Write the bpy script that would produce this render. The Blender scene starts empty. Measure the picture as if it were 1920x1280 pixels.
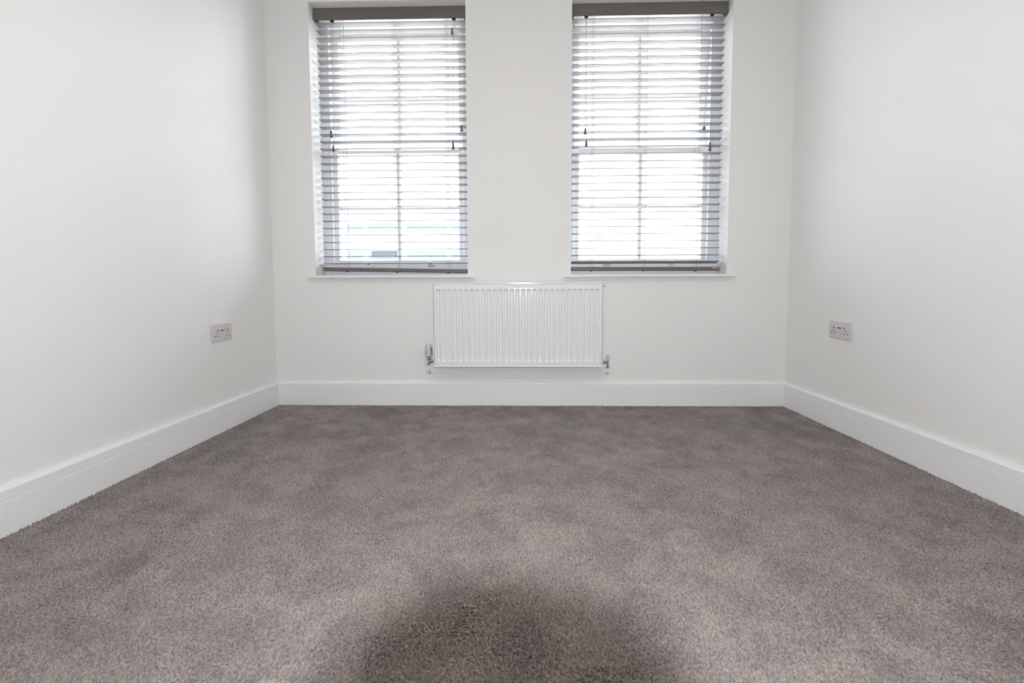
import bpy, bmesh, math
import numpy as np
from mathutils import Vector, Matrix

scene = bpy.context.scene
COL = scene.collection
PI = math.pi

# ------------------------------------------------------------------ room numbers (metres)
D = 2.7141            # room face of the window wall
XL, XR = -1.5416, 1.6027
YB = -1.25            # wall behind the photographer
ZC = 2.62             # ceiling
TW = 0.30             # thickness of the window wall
CAM_Z = 0.7261

# ------------------------------------------------------------------ camera
cam = bpy.data.cameras.new('photo_camera')
cam.sensor_fit = 'HORIZONTAL'; cam.sensor_width = 36.0
cam.lens = 830.0 / 1920.0 * 36.0
cam.shift_x = -1.94 / 1920.0
cam.shift_y = -49.93 / 1920.0
cam.clip_start = 0.005
co = bpy.data.objects.new('photo_camera', cam); COL.objects.link(co)
yaw, pitch, roll = 0.02213, 0.06114, 0.00322
fwd = Vector((-math.sin(yaw)*math.cos(pitch), math.cos(yaw)*math.cos(pitch), -math.sin(pitch)))
rt = Vector((math.cos(yaw), math.sin(yaw), 0)); up = rt.cross(fwd)
r2 = math.cos(roll)*rt - math.sin(roll)*up
u2 = math.sin(roll)*rt + math.cos(roll)*up
M4 = Matrix((( r2.x, u2.x, -fwd.x, 0), (r2.y, u2.y, -fwd.y, 0), (r2.z, u2.z, -fwd.z, CAM_Z), (0, 0, 0, 1)))
co.matrix_world = M4
scene.camera = co

# ------------------------------------------------------------------ sky, exposure
SKY = 8.6
FLASH_W = 22.5
LAMP = 52.0
w = bpy.data.worlds.new('overcast_sky'); scene.world = w; w.use_nodes = True
bg = w.node_tree.nodes['Background']
bg.inputs[0].default_value = (0.90, 0.97, 1.10, 1); bg.inputs[1].default_value = SKY
vs = scene.view_settings
vs.view_transform = 'Standard'; vs.look = 'None'; vs.gamma = 1.0; vs.use_curve_mapping = False
vs.exposure = 0.13
su = bpy.data.lights.new('hazy_sun', 'SUN'); su.energy = 2.4; su.angle = math.radians(32); su.color = (.94, .97, 1.0)
so = bpy.data.objects.new('hazy_sun', su); COL.objects.link(so)
az, el = math.radians(47), math.radians(17)          # veiled sun low to the right, outside the windows
so.rotation_euler = Vector((math.sin(az)*math.cos(el), math.cos(az)*math.cos(el), math.sin(el))).to_track_quat('Z', 'Y').to_euler()
so.location = (20, 18, 8)
scene.cycles.max_bounces = 16; scene.cycles.diffuse_bounces = 10; scene.cycles.glossy_bounces = 6
scene.cycles.transparent_max_bounces = 24
scene.cycles.use_denoising = True
scene.cycles.sample_clamp_indirect = 8.0

WINS = [(-1.276, -0.336, -0.800), (0.293, 1.232, 0.750)]   # opening left, right, sash centre
ZS, ZH = 0.806, 2.425                                        # sill top, head
for (a, b, c) in WINS:                                       # portals only guide sampling of the sky, they emit nothing
    l = bpy.data.lights.new('sky_portal', 'AREA'); l.shape = 'RECTANGLE'
    l.size = b-a; l.size_y = ZH-ZS; l.cycles.is_portal = True
    o = bpy.data.objects.new('sky_portal', l); COL.objects.link(o)
    o.location = ((a+b)/2, D+TW+.01, (ZS+ZH)/2); o.rotation_euler = (-PI/2, 0, 0)

# ------------------------------------------------------------------ materials
def mat(name, col, rough=.5, metal=0., noise=0., nscale=30., bump=0., bscale=200., spec=.5, coat=0.):
    m = bpy.data.materials.new(name); m.use_nodes = True
    nt = m.node_tree; N = nt.nodes; L = nt.links; b = N['Principled BSDF']
    b.inputs['Roughness'].default_value = rough; b.inputs['Metallic'].default_value = metal
    b.inputs['Specular IOR Level'].default_value = spec
    b.inputs['Coat Weight'].default_value = coat
    tc = N.new('ShaderNodeTexCoord')
    n = N.new('ShaderNodeTexNoise'); n.inputs['Scale'].default_value = nscale; n.inputs['Detail'].default_value = 4
    L.new(tc.outputs['Object'], n.inputs['Vector'])
    r = N.new('ShaderNodeMix'); r.data_type = 'RGBA'
    L.new(n.outputs[0], r.inputs[0])
    c = Vector(col)
    r.inputs[6].default_value = (*(c*(1-noise)), 1); r.inputs[7].default_value = (*(c*(1+noise)), 1)
    L.new(r.outputs[2], b.inputs['Base Color'])
    if bump:
        n2 = N.new('ShaderNodeTexNoise'); n2.inputs['Scale'].default_value = bscale; n2.inputs['Detail'].default_value = 3
        L.new(tc.outputs['Object'], n2.inputs['Vector'])
        bp = N.new('ShaderNodeBump'); bp.inputs['Strength'].default_value = bump; bp.inputs['Distance'].default_value = .002
        L.new(n2.outputs[0], bp.inputs['Height']); L.new(bp.outputs[0], b.inputs['Normal'])
    return m

MT = {}
MT['wall'] = mat('warm_white_wall_paint', (.81, .808, .802), .65, noise=.01, nscale=2, bump=.08, bscale=260, spec=.3)
MT['ceiling'] = mat('ceiling_paint', (.83, .83, .82), .8, noise=.01)
MT['trim'] = mat('white_satin_trim', (.83, .835, .85), .38, noise=.008, nscale=6)
MT['frame'] = mat('white_window_paint', (.82, .85, .90), .35, noise=.01)
MT['sill'] = mat('white_sill_gloss', (.80, .79, .77), .35, noise=.01)
MT['radiator'] = mat('white_radiator_enamel', (.82, .83, .845), .13, noise=.005, spec=.22)
MT['chrome'] = mat('chrome', (.74, .74, .76), .20, metal=1, noise=.02)
MT['whiteplastic'] = mat('white_plastic', (.78, .78, .79), .35, noise=.01)
MT['valveplastic'] = mat('cool_white_valve_plastic', (.54, .54, .64), .35, noise=.01)
MT['pipe'] = mat('painted_pipe', (.86, .85, .83), .4, noise=.02)
MT['socket'] = mat('pale_grey_socket_plastic', (.62, .605, .61), .35, noise=.01)
MT['dark'] = mat('dark_slot', (.05, .045, .045), .5, noise=.05)
MT['mark'] = mat('grey_print', (.18, .17, .2), .5, noise=.02)
MT['black'] = mat('black_plastic', (.018, .018, .02), .4, noise=.05)
MT['cord'] = mat('taupe_cord', (.30, .27, .25), .8, noise=.1, nscale=300)
MT['tassel'] = mat('taupe_tassel', (.16, .14, .135), .45, noise=.05)
MT['tag'] = mat('pale_tag', (.55, .50, .48), .4, noise=.02)
MT['paving'] = mat('pale_paving', (.70, .63, .57), .8, noise=.12, nscale=3, bump=.2, bscale=30)
MT['render'] = mat('white_render', (.80, .80, .78), .8, noise=.03, nscale=1.5, bump=.2, bscale=60)
MT['roof'] = mat('slate_roof', (.16, .16, .18), .6, noise=.15, nscale=8)
MT['farpane'] = mat('far_window_pane', (.105, .135, .14), .08, noise=.1, nscale=1)
MT['fardark'] = mat('far_dark_panel', (.038, .034, .040), .35, noise=.3, nscale=4)

def wood_mat(name, c0, c1):
    m = bpy.data.materials.new(name); m.use_nodes = True
    nt = m.node_tree; N = nt.nodes; L = nt.links; b = N['Principled BSDF']
    b.inputs['Roughness'].default_value = .42
    tc = N.new('ShaderNodeTexCoord'); mp = N.new('ShaderNodeMapping'); mp.inputs['Scale'].default_value = (2.2, 60, 60)
    L.new(tc.outputs['Object'], mp.inputs[0])
    n = N.new('ShaderNodeTexNoise'); n.inputs['Scale'].default_value = 3.0; n.inputs['Detail'].default_value = 6
    L.new(mp.outputs[0], n.inputs['Vector'])
    r = N.new('ShaderNodeValToRGB')
    r.color_ramp.elements[0].position = .3; r.color_ramp.elements[1].position = .7
    r.color_ramp.elements[0].color = (*c0, 1); r.color_ramp.elements[1].color = (*c1, 1)
    L.new(n.outputs[0], r.inputs[0]); L.new(r.outputs[0], b.inputs['Base Color'])
    return m
MT['wood'] = wood_mat('taupe_wood_rail', (.128, .113, .104), (.166, .148, .137))
MT['slat'] = wood_mat('taupe_wood_slat', (.325, .302, .288), (.39, .365, .35))  # paler than the rails: light on the slat undersides is put into the colour

def glass_mat():
    m = bpy.data.materials.new('clear_window_glass'); m.use_nodes = True
    nt = m.node_tree; N = nt.nodes; L = nt.links
    for x in list(N): N.remove(x)
    out = N.new('ShaderNodeOutputMaterial'); mx = N.new('ShaderNodeMixShader')
    tr = N.new('ShaderNodeBsdfTransparent'); tr.inputs[0].default_value = (.93, .95, .94, 1)
    gl = N.new('ShaderNodeBsdfGlossy'); gl.inputs['Roughness'].default_value = .01
    lw = N.new('ShaderNodeLayerWeight'); lw.inputs[0].default_value = .5          # thin pane: reflectance rises towards grazing
    pw = N.new('ShaderNodeMath'); pw.operation = 'POWER'; pw.inputs[1].default_value = 5
    ma = N.new('ShaderNodeMath'); ma.operation = 'MULTIPLY_ADD'; ma.inputs[1].default_value = .96; ma.inputs[2].default_value = .04
    L.new(lw.outputs['Facing'], pw.inputs[0]); L.new(pw.outputs[0], ma.inputs[0]); L.new(ma.outputs[0], mx.inputs[0]); L.new(tr.outputs[0], mx.inputs[1]); L.new(gl.outputs[0], mx.inputs[2])
    L.new(mx.outputs[0], out.inputs[0])
    return m
MT['glass'] = glass_mat()

def carpet_mat():
    m = bpy.data.materials.new('grey_brown_carpet_pile'); m.use_nodes = True
    nt = m.node_tree; N = nt.nodes; L = nt.links; b = N['Principled BSDF']
    b.inputs['Roughness'].default_value = .95; b.inputs['Specular IOR Level'].default_value = .1
    b.inputs['Sheen Weight'].default_value = .45; b.inputs['Sheen Roughness'].default_value = .45; b.inputs['Sheen Tint'].default_value = (.85, .78, .75, 1)
    tc = N.new('ShaderNodeTexCoord')
    def noise(sc, det, dist=0.):
        n = N.new('ShaderNodeTexNoise'); n.inputs['Scale'].default_value = sc; n.inputs['Detail'].default_value = det
        n.inputs['Distortion'].default_value = dist
        L.new(tc.outputs['Object'], n.inputs['Vector']); return n.outputs[0]
    fine = noise(170, 3); pile_shade = noise(6.5, 7, 1.1)  # broad patches put footprint shading of the pile into the colour
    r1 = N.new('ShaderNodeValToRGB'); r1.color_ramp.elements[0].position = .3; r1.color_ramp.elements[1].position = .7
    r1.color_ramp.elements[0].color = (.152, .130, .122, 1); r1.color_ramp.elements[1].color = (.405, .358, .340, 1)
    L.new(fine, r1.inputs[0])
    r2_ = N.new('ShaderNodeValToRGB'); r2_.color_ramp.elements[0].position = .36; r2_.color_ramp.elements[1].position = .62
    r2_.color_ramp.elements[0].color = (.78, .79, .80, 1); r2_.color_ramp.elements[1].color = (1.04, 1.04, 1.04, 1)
    L.new(pile_shade, r2_.inputs[0])
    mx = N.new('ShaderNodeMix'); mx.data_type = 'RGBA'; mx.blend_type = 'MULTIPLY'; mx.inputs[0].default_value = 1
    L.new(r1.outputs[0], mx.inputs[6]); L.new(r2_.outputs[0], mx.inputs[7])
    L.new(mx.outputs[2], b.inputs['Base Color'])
    return m
MT['carpet'] = carpet_mat()

# ------------------------------------------------------------------ mesh helpers
class MB:
    def __init__(s): s.bm = bmesh.new()
    def box(s, x0, x1, y0, y1, z0, z1, bevel=0., seg=2):
        b = bmesh.new()
        v = [b.verts.new(p) for p in ((x0,y0,z0),(x1,y0,z0),(x1,y1,z0),(x0,y1,z0),(x0,y0,z1),(x1,y0,z1),(x1,y1,z1),(x0,y1,z1))]
        for f in ((0,3,2,1),(4,5,6,7),(0,1,5,4),(1,2,6,5),(2,3,7,6),(3,0,4,7)): b.faces.new([v[i] for i in f])
        if bevel: bmesh.ops.bevel(b, geom=b.edges[:], offset=bevel, segments=seg, profile=.5, affect='EDGES')
        return s.merge(b)
    def merge(s, b, mtx=None):
        if mtx is not None: bmesh.ops.transform(b, matrix=mtx, verts=b.verts)
        me = bpy.data.meshes.new('t'); b.to_mesh(me); b.free(); s.bm.from_mesh(me); bpy.data.meshes.remove(me); return s
    def lathe(s, prof, p0, axis, n=20):
        """prof: list of (radius, height along axis)"""
        b = bmesh.new(); q = Vector(axis).normalized().to_track_quat('Z', 'Y'); p0 = Vector(p0)
        rings = []
        for r, h in prof:
            rings.append([b.verts.new(p0 + q @ Vector((r*math.cos(2*PI*i/n), r*math.sin(2*PI*i/n), h))) for i in range(n)])
        for a, c in zip(rings, rings[1:]):
            for i in range(n): b.faces.new((a[i], a[(i+1) % n], c[(i+1) % n], c[i]))
        if prof[0][0] > 1e-5: b.faces.new(rings[0][::-1])
        if prof[-1][0] > 1e-5: b.faces.new(rings[-1])
        bmesh.ops.remove_doubles(b, verts=b.verts, dist=1e-6)
        return s.merge(b)
    def tube(s, pts, r, n=8):
        b = bmesh.new(); pts = [Vector(p) for p in pts]; rings = []
        for i, p in enumerate(pts):
            t = (pts[min(i+1, len(pts)-1)] - pts[max(i-1, 0)]).normalized()
            a = t.orthogonal().normalized() if i == 0 else (prev - prev.dot(t)*t).normalized()
            prev = a; c = t.cross(a)
            rings.append([b.verts.new(p + r*(math.cos(2*PI*k/n)*a + math.sin(2*PI*k/n)*c)) for k in range(n)])
        for A, C in zip(rings, rings[1:]):
            for k in range(n): b.faces.new((A[k], A[(k+1) % n], C[(k+1) % n], C[k]))
        b.faces.new(rings[0][::-1]); b.faces.new(rings[-1])
        return s.merge(b)
    def prism(s, poly, fn, a, b_):
        """extrude a closed 2-D polygon; fn(u, v, t) -> xyz"""
        b = bmesh.new()
        A = [b.verts.new(fn(u, v, a)) for u, v in poly]; B = [b.verts.new(fn(u, v, b_)) for u, v in poly]
        n = len(poly)
        for i in range(n): b.faces.new((A[i], A[(i+1) % n], B[(i+1) % n], B[i]))
        b.faces.new(A[::-1]); b.faces.new(B)
        bmesh.ops.recalc_face_normals(b, faces=b.faces)
        return s.merge(b)
    def build(s, name, m, parent=None, smooth=False, loc=None):
        bmesh.ops.recalc_face_normals(s.bm, faces=s.bm.faces)
        me = bpy.data.meshes.new(name)
        if loc is not None: bmesh.ops.translate(s.bm, vec=-Vector(loc), verts=s.bm.verts)
        s.bm.to_mesh(me); s.bm.free()
        me.materials.append(MT[m])
        if smooth:
            me.polygons.foreach_set('use_smooth', [True]*len(me.polygons))
            me.set_sharp_from_angle(angle=math.radians(35))
        return link(name, me, parent, loc)

def link(name, me, parent=None, loc=None):
    o = bpy.data.objects.new(name, me); COL.objects.link(o)
    if parent is not None:
        o.parent = parent
        pw = Vector(parent.location)
        if parent.parent is not None: pw = pw + Vector(parent.parent.location)
        o.location = (Vector(loc) if loc is not None else Vector((0, 0, 0))) - pw
    elif loc is not None: o.location = loc
    return o
def empty(name, loc): 
    o = bpy.data.objects.new(name, None); COL.objects.link(o); o.location = loc; o.empty_display_size = .05; return o
def tag(o, label, cat, group=None, kind=None):
    o['label'] = label; o['category'] = cat
    if group: o['group'] = group
    if kind: o['kind'] = kind
    return o
def struct(o, label=None, cat=None):
    o['kind'] = 'structure'
    if label: o['label'] = label
    if cat: o['category'] = cat
    return o

# ------------------------------------------------------------------ room shell
t = .12
struct(MB().box(XL-t, XL, YB-t, D+TW, -.15, ZC+.1).build('wall_left', 'wall'), 'plain off-white wall with the single socket plate nearest the left window', 'wall')
struct(MB().box(XR, XR+t, YB-t, D+TW, -.15, ZC+.1).build('wall_right', 'wall'), 'plain off-white wall beside the right-hand window', 'wall')
struct(MB().box(XL, XR, YB-t, YB, -.15, ZC+.1).build('wall_back', 'wall'), 'plain off-white wall facing the windows', 'wall')
m = MB()
xs = [XL, WINS[0][0], WINS[0][1], WINS[1][0], WINS[1][1], XR]
for i in (0, 2, 4): m.box(xs[i], xs[i+1], D, D+TW, -.15, ZC+.1)
for (a, b, c) in WINS:
    m.box(a, b, D, D+TW, -.15, .787); m.box(a, b, D, D+TW, ZH, ZC+.1)
bmesh.ops.remove_doubles(m.bm, verts=m.bm.verts, dist=1e-5)
struct(m.build('wall_window', 'wall'), 'off-white wall holding the two windows and the radiator', 'wall')
struct(MB().box(XL-t, XR+t, YB-t, D+TW, ZC, ZC+.1).build('ceiling', 'ceiling'), 'white ceiling above the room', 'ceiling')
flo = struct(MB().box(XL-t, XR+t, YB-t, D+.2, -.12, -.004).build('floor', 'carpet'), 'grey-brown carpeted floor of the empty room', 'floor')

# carpet pile: short leaning tufts, uncountable
def vnoise(x, y, sc, seed):
    g = np.random.default_rng(seed).random((96, 96))*2-1
    u = x/sc+40; v = y/sc+40; iu = np.floor(u).astype(int); iv = np.floor(v).astype(int)
    fu = u-iu; fv = v-iv; fu = fu*fu*(3-2*fu); fv = fv*fv*(3-2*fv)
    iu %= 95; iv %= 95
    return (g[iu,iv]*(1-fu)+g[iu+1,iv]*fu)*(1-fv)+(g[iu,iv+1]*(1-fu)+g[iu+1,iv+1]*fu)*fv
rng = np.random.default_rng(5)
sp = .0058
gx, gy = np.meshgrid(np.arange(XL+.019, XR-.016, sp), np.arange(.1, D-.016, sp), indexing='ij')
gx = gx.ravel()+rng.normal(0, .0018, gx.size); gy = gy.ravel()+rng.normal(0, .0018, gy.size)
gx = np.clip(gx, XL+.019, XR-.019); gy = np.minimum(gy, D-.019)
nT = gx.size
ln = .40*vnoise(gx, gy, .13, 1)+.45*vnoise(gx, gy, .06, 2)
lm = .40*vnoise(gx, gy, .15, 3)+.45*vnoise(gx, gy, .065, 4)
hh = .0075+rng.normal(0, .0011, nT)
tipx = gx+hh*(ln*1.0)+rng.normal(0, .0022, nT); tipy = gy+hh*(lm*1.3)+rng.normal(0, .0022, nT)
tipx = np.clip(tipx, XL+.0185, XR-.0185); tipy = np.minimum(tipy, D-.0185)
a0 = rng.random(nT)*2*PI; rb = .0036
V = np.empty((nT, 4, 3))
for k in range(3):
    V[:,k,0] = np.clip(gx+rb*np.cos(a0+k*2.0944), XL+.0182, XR-.0182); V[:,k,1] = np.minimum(gy+rb*np.sin(a0+k*2.0944), D-.0182); V[:,k,2] = -.0045
V[:,3,0] = tipx; V[:,3,1] = tipy; V[:,3,2] = -.0045+hh
base = (np.arange(nT)*4)[:,None]
F = np.concatenate([base+np.array([[0,1,3]]), base+np.array([[1,2,3]]), base+np.array([[2,0,3]])], axis=1).reshape(-1)
me = bpy.data.meshes.new('carpet_pile'); me.vertices.add(nT*4); me.vertices.foreach_set('co', V.ravel())
me.loops.add(len(F)); me.loops.foreach_set('vertex_index', F.astype(np.int32))
me.polygons.add(nT*3); me.polygons.foreach_set('loop_start', np.arange(0, nT*9, 3, dtype=np.int32))
me.update(calc_edges=True); me.validate()
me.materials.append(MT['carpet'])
cp = link('carpet_pile', me, flo); cp['kind'] = 'stuff'; cp['label'] = 'short twisted grey-brown carpet pile with footprint shading partly tinted in'

# baseboards: square-edged board with rounded top and a shallow groove
prof = [(0, -.01), (.018, -.01), (.018, .1025), (.0165, .1040), (.018, .1055), (.018, .1345), (.0165, .1385), (.0125, .1412), (.006, .1424), (0, .1426)]
def skirt(name, fn, a, b, label): struct(MB().prism(prof, fn, a, b).build(name, 'trim'), label, 'baseboard')
skirt('baseboard_left', lambda u, v, s: (XL+u, s, v), YB, D, 'white grooved baseboard along the wall on the left')
skirt('baseboard_right', lambda u, v, s: (XR-u, s, v), YB, D, 'white grooved baseboard along the wall on the right')
skirt('baseboard_window', lambda u, v, s: (s, D-u, v), XL+.018, XR-.018, 'white grooved baseboard below the radiator')
skirt('baseboard_back', lambda u, v, s: (s, YB+u, v), XL+.018, XR-.018, 'white grooved baseboard on the wall facing the windows')

# ------------------------------------------------------------------ windows
def sash(root, name, cx, half, inner, z0, z1, rail_b, rail_t, y0, y1, zbar, arch=None):
    m = MB()
    m.box(cx-half, cx-inner, y0, y1, z0, z1, .003, 1); m.box(cx+inner, cx+half, y0, y1, z0, z1, .003, 1)
    m.box(cx-inner, cx+inner, y0, y1, z0, z0+rail_b)
    if arch:
        zs, zc = arch                      # springing and crown of the arched top rail
        n = 18; low = []
        for i in range(n+1):
            u = -1+2*i/n; low.append((cx+u*inner, zs+(zc-zs)*(1-u*u)))
        m.prism(low+[(cx+inner, z1), (cx-inner, z1)], lambda u, v, s: (u, s, v), y0, y1)
        ztop = zc
    else:
        m.box(cx-inner, cx+inner, y0, y1, z1-rail_t, z1); ztop = z1-rail_t
    s = m.build(name, 'frame', root, loc=(cx, y0, z0))
    ym = (y0+y1)/2
    MB().box(cx-.012, cx+.012, y0+.004, y1-.004, z0+rail_b, (ztop if not arch else arch[1]), .003, 1).build('glazing_bar', 'frame', s, loc=(cx, ym, z0))
    for sx in (-1, 1):
        xa, xb = sorted((cx+sx*.012, cx+sx*inner))
        MB().box(xa, xb, y0+.004, y1-.004, zbar-.009, zbar+.009, .003, 1).build('glazing_bar', 'frame', s, loc=((xa+xb)/2, ym, zbar))
        for (za, zb) in ((z0+rail_b, zbar-.009), (zbar+.009, ztop)):
            MB().box(xa, xb, ym-.002, ym+.002, za, zb).build('pane', 'glass', s, loc=((xa+xb)/2, ym, za))
    return s

def window(n, a, b, cx, zmeet, lifts, label):
    root = empty('window_%d' % n, ((a+b)/2, D+.15, ZS)); struct(root, label, 'window')
    m = MB()
    yf, yk = D+.150, D+.270
    m.box(a, cx-.437, yf, yk, ZS, ZH); m.box(cx+.437, b, yf, yk, ZS, ZH)        # jamb linings
    m.box(cx-.437, cx+.437, yf+.01, yk, 2.372, ZH)
    m.box(cx-.437, cx+.437, yf+.01, yk+.03, ZS-.012, ZS+.012)
    m.build('window_frame', 'frame', root)
    for sx in (-1, 1):
        xa, xb = sorted((cx+sx*.419, cx+sx*.437))
        MB().box(xa, xb, yf-.006, yf+.014, ZS, 2.372, .004, 1).build('staff_bead', 'frame', root)
        xa, xb = sorted((cx+sx*.424, cx+sx*.437))
        MB().box(xa, xb, D+.206, D+.216, ZS, 2.372).build('parting_bead', 'frame', root)
    lo = sash(root, 'lower_sash', cx, .434, .390, ZS+.012, zmeet+.014, .089, .030, D+.166, D+.204, 1.240)
    sash(root, 'upper_sash', cx, .434, .388, zmeet-.014, 2.372, .028, .05, D+.218, D+.256, 1.940, arch=(2.308, 2.336))
    for lx in lifts:                                                             # hook lifts on the bottom rail
        m = MB(); m.box(lx-.024, lx+.024, D+.162, D+.166, .862, .878, .0015, 1)
        m.box(lx-.008, lx+.008, D+.140, D+.164, .872, .878, .002, 1); m.box(lx-.010, lx+.010, D+.138, D+.144, .872, .896, .002, 1)
        m.build('sash_lift', 'chrome', lo, loc=(lx, D+.162, .862))
    m = MB()
    m.box(a-.042, b+.042, D-.034, D+.0, .787, ZS, .005, 3); m.box(a, b, D-.006, D+.16, .787, ZS)
    m.build('window_sill', 'sill', root)
    return root
window(1, *WINS[0], 1.602, (-.992, -.592), 'white sash window on the left behind its taupe blind')
window(2, *WINS[1], 1.590, (.5415, .950), 'white sash window on the right behind its taupe blind')

# ------------------------------------------------------------------ venetian blinds
def blind(a, b, label, ladders, clips, tassels, rail, last_tilt, tagx):
    root = empty('venetian_blind', ((a+b)/2, D+.1, ZH)); tag(root, label, 'blind', 'taupe wooden blinds in the two windows')
    m = MB(); m.box(a+.006, b-.004, D+.055, D+.067, 2.357, 2.4235, .002, 1)
    m.box(a+.006, a+.018, D+.067, D+.10, 2.357, 2.4235, .002, 1); m.box(b-.016, b-.004, D+.067, D+.10, 2.357, 2.4235, .002, 1)
    m.build('valance', 'wood', root)
    MB().box(a+.02, b-.018, D+.073, D+.127, 2.376, 2.4245, .002, 1).build('headrail', 'whiteplastic', root)
    xa, xb = a+.012, b-.010; cx = (xa+xb)/2
    m = MB(); m.box(xa, xb, D+.075, D+.125, -.0017, .0017, .001, 1)
    first = None
    for i in range(34):
        z = 2.3480-.0444*i
        if first is None:
            first = m.build('slat', 'slat', root, loc=(cx, D+.1, 0)); o = first
        else:
            o = first.copy(); COL.objects.link(o); o.parent = root
        o.location = Vector((cx, D+.1, z))-root.location
        o.rotation_euler = (math.radians(.9*math.sin(i*2.3)), 0, 0)
        if i == 33: o.rotation_euler = (math.radians(last_tilt), 0, 0)
        # drop the mesh origin in z
    z0, z1 = rail                                                     # bottom rail centre heights, left and right
    m = MB(); m.box(xa, xb, D+.077, D+.123, -.0115, .0115, .004, 2)
    br = m.build('bottom_rail', 'wood', root, loc=(cx, D+.1, 0))
    br.location = Vector((cx, D+.1, (z0+z1)/2))-root.location
    ang = math.atan2(z0-z1, xb-xa); br.rotation_euler = (0, ang, 0)
    for lx in ladders:
        zz = (z0+z1)/2-(lx-cx)*math.tan(ang)-.0105
        o = MB().lathe([(.0, -.006), (.006, -.0055), (.0075, -.002), (.0075, .001)], (0, 0, 0), (0, 0, 1), 12).build('string_button', 'black', br)
        o.location = (lx-cx, -.010, -.0105)
        mm = MB()
        for yy in (D+.0735, D+.1265): mm.tube([(lx, yy, 2.38), (lx, yy, zz+.012)], .0007, 5)
        for i in range(34): mm.tube([(lx, D+.0735, 2.3463-.0444*i), (lx, D+.1265, 2.3463-.0444*i)], .0005, 4)
        mm.build('ladder_string', 'cord', root)
        MB().tube([(lx+.012, D+.1, 2.38), (lx+.012, D+.1, zz+.018)], .0008, 5).build('lift_cord', 'cord', root)
    for cxx in clips: MB().box(cxx-.011, cxx+.011, D+.066, D+.076, 2.348, 2.359, .002, 1).build('cord_guide', 'black', root)
    for (tx, zt, zb, top) in tassels:
        MB().tube([(top, D+.070, 2.352), (top*.7+tx*.3, D+.066, 2.2), (tx, D+.062, zt)], .0008, 5).build('pull_cord', 'cord', root)
        h = zt-zb
        MB().lathe([(.0030, 0), (.0055, -.004), (.0060, -.35*h), (.0080, -.75*h), (.0100, -.93*h), (.0085, -h), (0, -h)], (tx, D+.062, zt), (0, 0, 1), 12).build('cord_tassel', 'tassel', root, smooth=True)
    if tagx is not None:
        o = MB().box(-.016, .016, -.0008, 0, -.0028, .0028).build('maker_tag', 'tag', br); o.location = (tagx-cx, -.023, .004)
        o['label'] = 'small pale tag at the end of the bottom rail'
    return root
blind(WINS[0][0], WINS[0][1], 'taupe wooden venetian blind in the left window, bottom rail sloping down to the right',
      (-1.117, -.795, -.470), (-1.162, -.416),
      [(-1.183, 1.700, 1.657, -1.168), (-1.172, 1.612, 1.573, -1.158), (-.427, 1.628, 1.576, -.418), (-.373, 1.722, 1.686, -.410), (-.426, 2.298, 2.260, -.414)],
      (.8475, .8315), 0, None)
blind(WINS[1][0], WINS[1][1], 'taupe wooden venetian blind in the right window, lowest slat hanging tilted over its bottom rail',
      (.430, .755, 1.078), (.386, 1.139),
      [(.383, 1.698, 1.660, .384), (.390, 1.624, 1.584, .388), (1.140, 1.604, 1.554, 1.143), (1.1017, 1.70, 1.68, 1.136)],
      (.8435, .8405), -14, 1.195)

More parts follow.
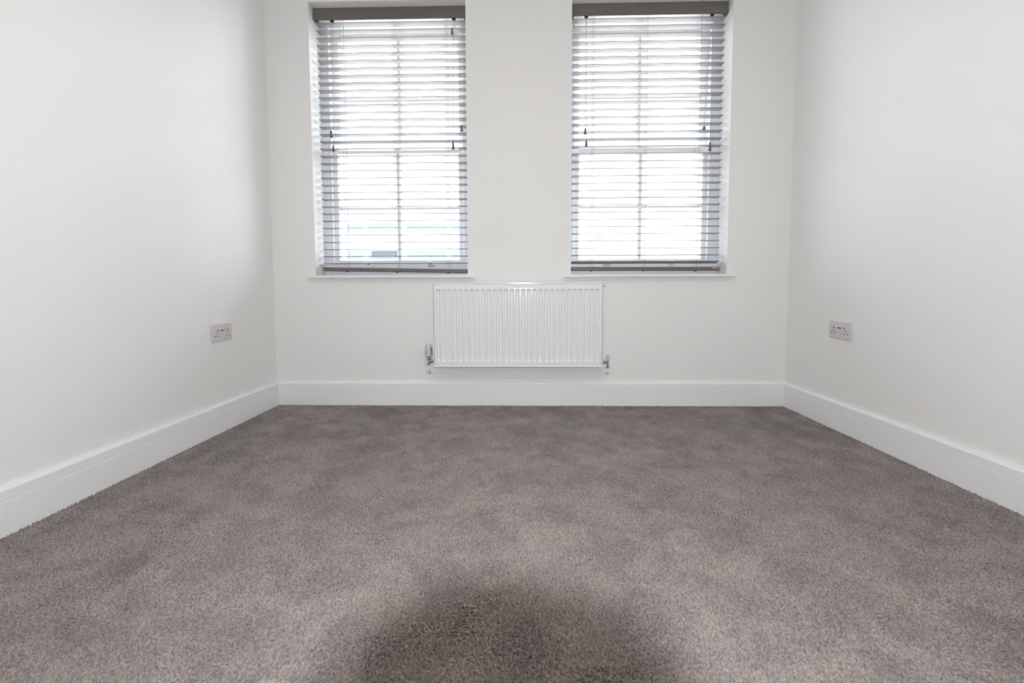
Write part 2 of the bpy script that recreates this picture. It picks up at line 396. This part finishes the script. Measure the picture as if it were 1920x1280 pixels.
# ------------------------------------------------------------------ radiator
def radiator():
    x0, x1, z0, z1 = -.535, .475, .2515, .7555
    yf = D-.090
    root = empty('radiator', ((x0+x1)/2, D-.06, z0))
    tag(root, 'white ribbed panel radiator on the wall between the windows', 'radiator')
    # pressed front panel as a height field
    px0, px1, pz0, pz1 = x0+.006, x1-.006, z0+.008, z1-.006
    pitch = .03388; c0 = -.5057
    prof = [-.5, -.36, -.30, -.24, -.18, 0, .18, .24, .30, .36]
    dep = [0, 0, .18, .6, .95, 1, .95, .6, .18, 0]
    xs = [px0, px0+.003]; ds = [0, 0]
    for k in range(29):
        for u, d in zip(prof, dep):
            x = c0+pitch*k+pitch*u
            if x > xs[-1]+.0005 and x < px1-.004: xs.append(x); ds.append(d)
    xs += [px1-.003, px1]; ds += [0, 0]
    zs = [pz0, pz0+.02, .283, .287, .291, .296, .302, .310, .40, .50, .60, .690, .704, .709, .712, .7155, .7185, .722, pz1-.012, pz1]
    zd = [0, 0, 0, .1, .35, .65, .9, 1, 1, 1, 1, 1, 1, .9, .6, .2, 0, 0, 0, 0]
    bm = bmesh.new(); G = []
    for z, e in zip(zs, zd):
        G.append([bm.verts.new((x, yf+.0095*d*e+max(0., z-.722)*.11+max(0., .283-z)*.08, z)) for x, d in zip(xs, ds)])
    for r in range(len(zs)-1):
        for c in range(len(xs)-1): bm.faces.new((G[r][c], G[r][c+1], G[r+1][c+1], G[r+1][c]))
    # rolled rim back to a flat rear sheet
    bk = [bm.verts.new(p) for p in ((px0, yf+.012, pz0), (px1, yf+.012, pz0), (px1, yf+.012, pz1), (px0, yf+.012, pz1))]
    bm.faces.new(bk); 
    bm.faces.new([bk[0], bk[1]]+G[0][::-1]); bm.faces.new([bk[3], bk[2]]+G[-1][::-1])
    bm.faces.new([bk[0]]+[g[0] for g in G]+[bk[3]]); bm.faces.new([bk[1]]+[g[-1] for g in G]+[bk[2]])
    m = MB(); m.bm.free(); m.bm = bm
    m.build('front_panel', 'radiator', root, smooth=True)
    for xa, xb in ((x0-.001, x0+.0035), (x1-.0035, x1+.001)):
        MB().box(xa, xb, yf-.001, D-.022, z0+.004, z1, .0015, 2).build('side_panel', 'radiator', root)
    m = MB()                                              # top grille: rim and crossbars
    m.box(x0, x1, yf-.001, yf+.006, z1-.006, z1+.0015, .0012, 1); m.box(x0, x1, D-.028, D-.022, z1-.006, z1+.0015, .0012, 1)
    n = 60
    for i in range(n+1):
        x = x0+.004+(x1-x0-.008)*i/n; m.box(x-.0025, x+.0025, yf+.005, D-.027, z1-.003, z1)
    m.build('top_grille', 'radiator', root)
    MB().box(x0, x1, yf-.0005, yf+.010, z0, z0+.0085, .002, 2).build('bottom_rim', 'radiator', root)
    m = MB()                                              # convector fins behind the panel
    for i in range(88):
        x = x0+.05+(x1-x0-.1)*i/87; m.box(x-.0004, x+.0004, yf+.012, D-.035, z0+.06, z1-.06)
    f = m.build('convector_fins', 'radiator', root); f['kind'] = 'stuff'
    for bx_ in (-.36, .30): MB().box(bx_-.015, bx_+.015, D-.035, D-.0005, z0+.03, z1-.05, .003, 1).build('wall_bracket', 'radiator', root)
    MB().lathe([(.006, 0), (.006, .012), (.0035, .013), (.0035, .018)], (x1+.001, D-.05, z1-.022), (1, 0, 0), 10).build('bleed_valve', 'chrome', root)
    # thermostatic valve
    vx, vy = -.5740, D-.052
    v = MB(); v.lathe([(.0105, .258), (.0125, .262), (.0125, .272), (.0095, .274), (.0095, .290), (.0135, .293), (.0135, .303), (.0155, .305), (.0155, .313)], (vx, vy, 0), (0, 0, 1), 8)
    v.lathe([(.0085, 0), (.0085, .008), (.0125, .009), (.0125, .020), (.008, .021), (.008, .034)], (vx+.006, vy, .281), (1, 0, 0), 8)
    tv = v.build('thermostat_valve', 'chrome', root, loc=(vx, vy, .258))
    h = MB(); h.lathe([(.0175, .312), (.0225, .315), (.0228, .325), (.0222, .345), (.0205, .368), (.0185, .380), (.014, .3845), (0, .3848)], (vx, vy, 0), (0, 0, 1), 28)
    hd = h.build('thermostat_head', 'valveplastic', tv, smooth=True, loc=(vx, vy, .312)); hd['label'] = 'cool white thermostat head with grey marks'
    mk = MB()
    for k, zz in enumerate((.330, .337, .344, .351, .358)):
        for ax_ in (-.35, -.05): 
            r = .0226-(zz-.33)*.06
            mk.box(vx+r*math.sin(ax_)-.0012, vx+r*math.sin(ax_)+.0012, vy-r*math.cos(ax_)-.0006, vy-r*math.cos(ax_)+.0008, zz-.0016, zz+.0016)
    for k in range(9):
        a_ = .9+k*.18; mk.box(vx+.0222*math.sin(a_)-.0008, vx+.0222*math.sin(a_)+.0008, vy-.0222*math.cos(a_)-.0008, vy-.0222*math.cos(a_)+.0008, .322, .366)
    mk.build('dial_marks', 'mark', tv)
    pp = [(vx, vy, .262), (vx, vy, .230)]+[(vx, vy+.022*(1-math.cos(q)), .230-.022*math.sin(q)) for q in (.3, .6, .9, 1.2, 1.57)]+[(vx, D-.002, .208)]
    MB().tube(pp, .0085, 12).build('pipe', 'pipe', root, smooth=True)
    MB().lathe([(.0165, .0005), (.0165, .003), (.012, .006)], (vx, D, .208), (0, -1, 0), 16).build('pipe_collar', 'pipe', root)
    # lockshield valve
    lx = .512
    v = MB(); v.lathe([(.0085, .238), (.0125, .241), (.0125, .252), (.0085, .254), (.0085, .268), (.0105, .270), (.0105, .287)], (lx, vy, 0), (0, 0, 1), 8)
    v.lathe([(.0075, 0), (.0075, .009), (.0135, .010), (.0135, .022), (.0075, .0225), (.0075, .036)], (lx-.004, vy, .278), (-1, 0, 0), 8)
    lv = v.build('lockshield_valve', 'chrome', root, loc=(lx, vy, .238))
    MB().lathe([(.0105, .286), (.0115, .289), (.0105, .315), (.0085, .3205), (0, .321)], (lx, vy, 0), (0, 0, 1), 16).build('lockshield_cap', 'valveplastic', lv, smooth=True, loc=(lx, vy, .286))
    pp = [(lx, vy, .242), (lx, vy, .226)]+[(lx, vy+.020*(1-math.cos(q)), .226-.020*math.sin(q)) for q in (.3, .6, .9, 1.2, 1.57)]+[(lx, D-.002, .206)]
    MB().tube(pp, .0078, 12).build('pipe', 'pipe', root, smooth=True)
    MB().lathe([(.0150, .0005), (.0150, .003), (.011, .006)], (lx, D, .206), (0, -1, 0), 16).build('pipe_collar', 'pipe', root)
radiator()

# ------------------------------------------------------------------ double sockets with charging ports
def socket(wx, side, yc, zc, label):
    """side=+1: plate faces +X (left wall), -1: faces -X"""
    root = empty('double_socket', (wx, yc, zc)); tag(root, label, 'socket', 'double sockets low on the two side walls')
    def bxx(y0, y1, z0, z1, d0, d1, bev=0., seg=2):
        xa, xb = sorted((wx+side*d0, wx+side*d1)); return MB().box(xa, xb, yc+y0, yc+y1, zc+z0, zc+z1, bev, seg)
    bxx(-.0745, .0745, -.0430, .0430, 0, .0090, .0035, 3).build('face_plate', 'socket', root, smooth=True)
    for s in (-1, 1):
        bxx(s*.036-.0055, s*.036+.0055, .002, .022, .0085, .0122, .0015, 2).build('rocker_switch', 'socket', root)
        bxx(s*.036-.0025, s*.036+.0025, .006, .0165, .0118, .0126).build('switch_mark', 'dark', root)
        for k, (dy, dz, hy, hz) in enumerate(((0, -.004, .0022, .0042), (-.011, -.017, .0034, .0022), (.011, -.017, .0034, .0022))):
            bxx(s*.043+dy-hy, s*.043+dy+hy, dz-hz, dz+hz, .0086, .0093).build('pin_slot', 'mark' if k == 0 else 'dark', root)
    u = bxx(-.016, .016, .006, .020, .0086, .0100, .0008, 1).build('charging_module', 'socket', root)
    bxx(-.0135, .0135, .0085, .0135, .0095, .0104).build('charging_port', 'dark', u)
socket(XL, 1, 2.216, .5035, 'pale grey double socket on the wall to the left of the windows')
socket(XR, -1, 2.256, .5075, 'pale grey double socket on the wall to the right of the windows')

# ------------------------------------------------------------------ ceiling light above the frame
def ceiling_light():
    x, y = 0.03, .75
    root = empty('ceiling_light', (x, y, ZC)); tag(root, 'round warm ceiling light in the middle of the white ceiling', 'light')
    MB().lathe([(.165, 0), (.165, .020), (.150, .026)], (x, y, ZC), (0, 0, -1), 32).build('lamp_base', 'whiteplastic', root)
    e = bpy.data.materials.new('warm_lit_diffuser'); e.use_nodes = True
    b = e.node_tree.nodes['Principled BSDF']; b.inputs['Base Color'].default_value = (.8, .78, .74, 1)
    b.inputs['Emission Color'].default_value = (1, .89, .76, 1); b.inputs['Emission Strength'].default_value = LAMP
    MT['lit'] = e
    MB().lathe([(.150, .024), (.146, .040), (.120, .056), (.07, .066), (0, .070)], (x, y, ZC), (0, 0, -1), 32).build('diffuser', 'lit', root, smooth=True)
ceiling_light()

# ------------------------------------------------------------------ the photographer's camera: its flash lights the room and its lens shades the carpet
def photo_kit():
    H = CAM_Z
    root = empty('camera', (0, -.06, H-.05)); tag(root, 'black camera with raised flash on a tripod, its lens shading the carpet', 'camera')
    MB().box(-.066, .066, -.098, -.045, H-.052, H+.040, .008, 3).build('body', 'black', root, smooth=True)
    # open lens barrel around the viewpoint
    n = 40; bm = bmesh.new(); P = [(.034, -.045), (.034, -.010), (.035, .000), (.035, .0160), (.0342, .0160), (.0330, -.012), (.020, -.020), (.020, -.045)]
    rings = [[bm.verts.new((r*math.cos(2*PI*i/n), y, H+r*math.sin(2*PI*i/n))) for i in range(n)] for r, y in P]
    for A, B in zip(rings, rings[1:]+rings[:1]):
        for i in range(n): bm.faces.new((A[i], A[(i+1) % n], B[(i+1) % n], B[i]))
    m = MB(); m.bm.free(); m.bm = bm; m.build('lens_barrel', 'black', root)
    m = MB(); m.box(-.022, .022, -.095, -.065, H+.040, H+.100, .004, 2); m.build('flash_housing', 'black', root)
    li = bpy.data.lights.new('flash_lamp', 'AREA'); li.shape = 'RECTANGLE'; li.size = .015; li.size_y = .009
    li.energy = FLASH_W; li.color = (.94, .97, 1.0)
    lo = bpy.data.objects.new('flash_lamp', li); COL.objects.link(lo)
    lo.parent = root; lo.location = Vector((.003, -.061, H+.090))-root.location
    lo.rotation_euler = (math.radians(90-8), 0, 0)
    tr = empty('tripod', (0, -.07, 0)); tag(tr, 'black tripod standing under the camera', 'tripod')
    MB().lathe([(.012, .40), (.012, H-.075), (.028, H-.072), (.028, H-.053)], (0, -.07, 0), (0, 0, 1), 14).build('centre_column', 'black', tr)
    MB().lathe([(.026, .50), (.030, .51), (.030, .545), (.022, .555)], (0, -.07, 0), (0, 0, 1), 14).build('collar', 'black', tr)
    for k in range(3):
        a_ = -PI/2+k*2*PI/3+PI
        e = (.27*math.cos(a_-PI), -.07+.27*math.sin(a_-PI), .012)
        s = (.022*math.cos(a_-PI), -.07+.022*math.sin(a_-PI), .53)
        mid = tuple((p+q)/2 for p, q in zip(s, e))
        m = MB(); m.tube([s, mid], .011, 10); m.tube([mid, e], .008, 10); lg = m.build('leg', 'black', tr)
        MB().lathe([(.010, -.016), (.011, 0), (.008, .012)], e, (0, 0, 1), 10).build('rubber_foot', 'black', lg)
photo_kit()

# ------------------------------------------------------------------ outdoors
struct(MB().box(-40, 40, D+TW, 60, -.5, -.35).build('ground', 'paving'), 'pale paved ground outside the windows', 'ground')
def building():
    Y = 15.5
    root = empty('building', (0, Y, -.35)); tag(root, 'white rendered building facing the windows across the way', 'building')
    MB().box(-14, 14, Y, Y+6, -.35, 5.2).build('facade', 'render', root)
    MB().prism([(Y-.35, 5.2), (Y+6.3, 5.2), (Y+3, 7.0)], lambda u, v, s: (s, u, v), -14.3, 14.3).build('roof', 'roof', root)
    k = (Y)/2.9
    cols = [(-1.150, -1.045), (-1.015, -.805), (-.755, -.50), (-.465, -.345)]
    for (a, b) in cols:
        for (za, zb) in ((2.66, 2.98), (1.74, 2.06)):
            f = MB().box(a*k, b*k, Y-.03, Y+.01, za, zb).build('far_window', 'farpane', root)
            MB().box(a*k-.04, b*k+.04, Y-.05, Y, za-.06, za).build('far_sill', 'render', f)
    MB().box(-.985*k, -.822*k, Y-.06, Y-.02, 1.80, 2.02).build('dark_panel', 'fardark', root)
    MB().box(.47*k, .52*k, Y-.03, Y+.01, 2.36, 2.56).build('far_window', 'farpane', root)
building()
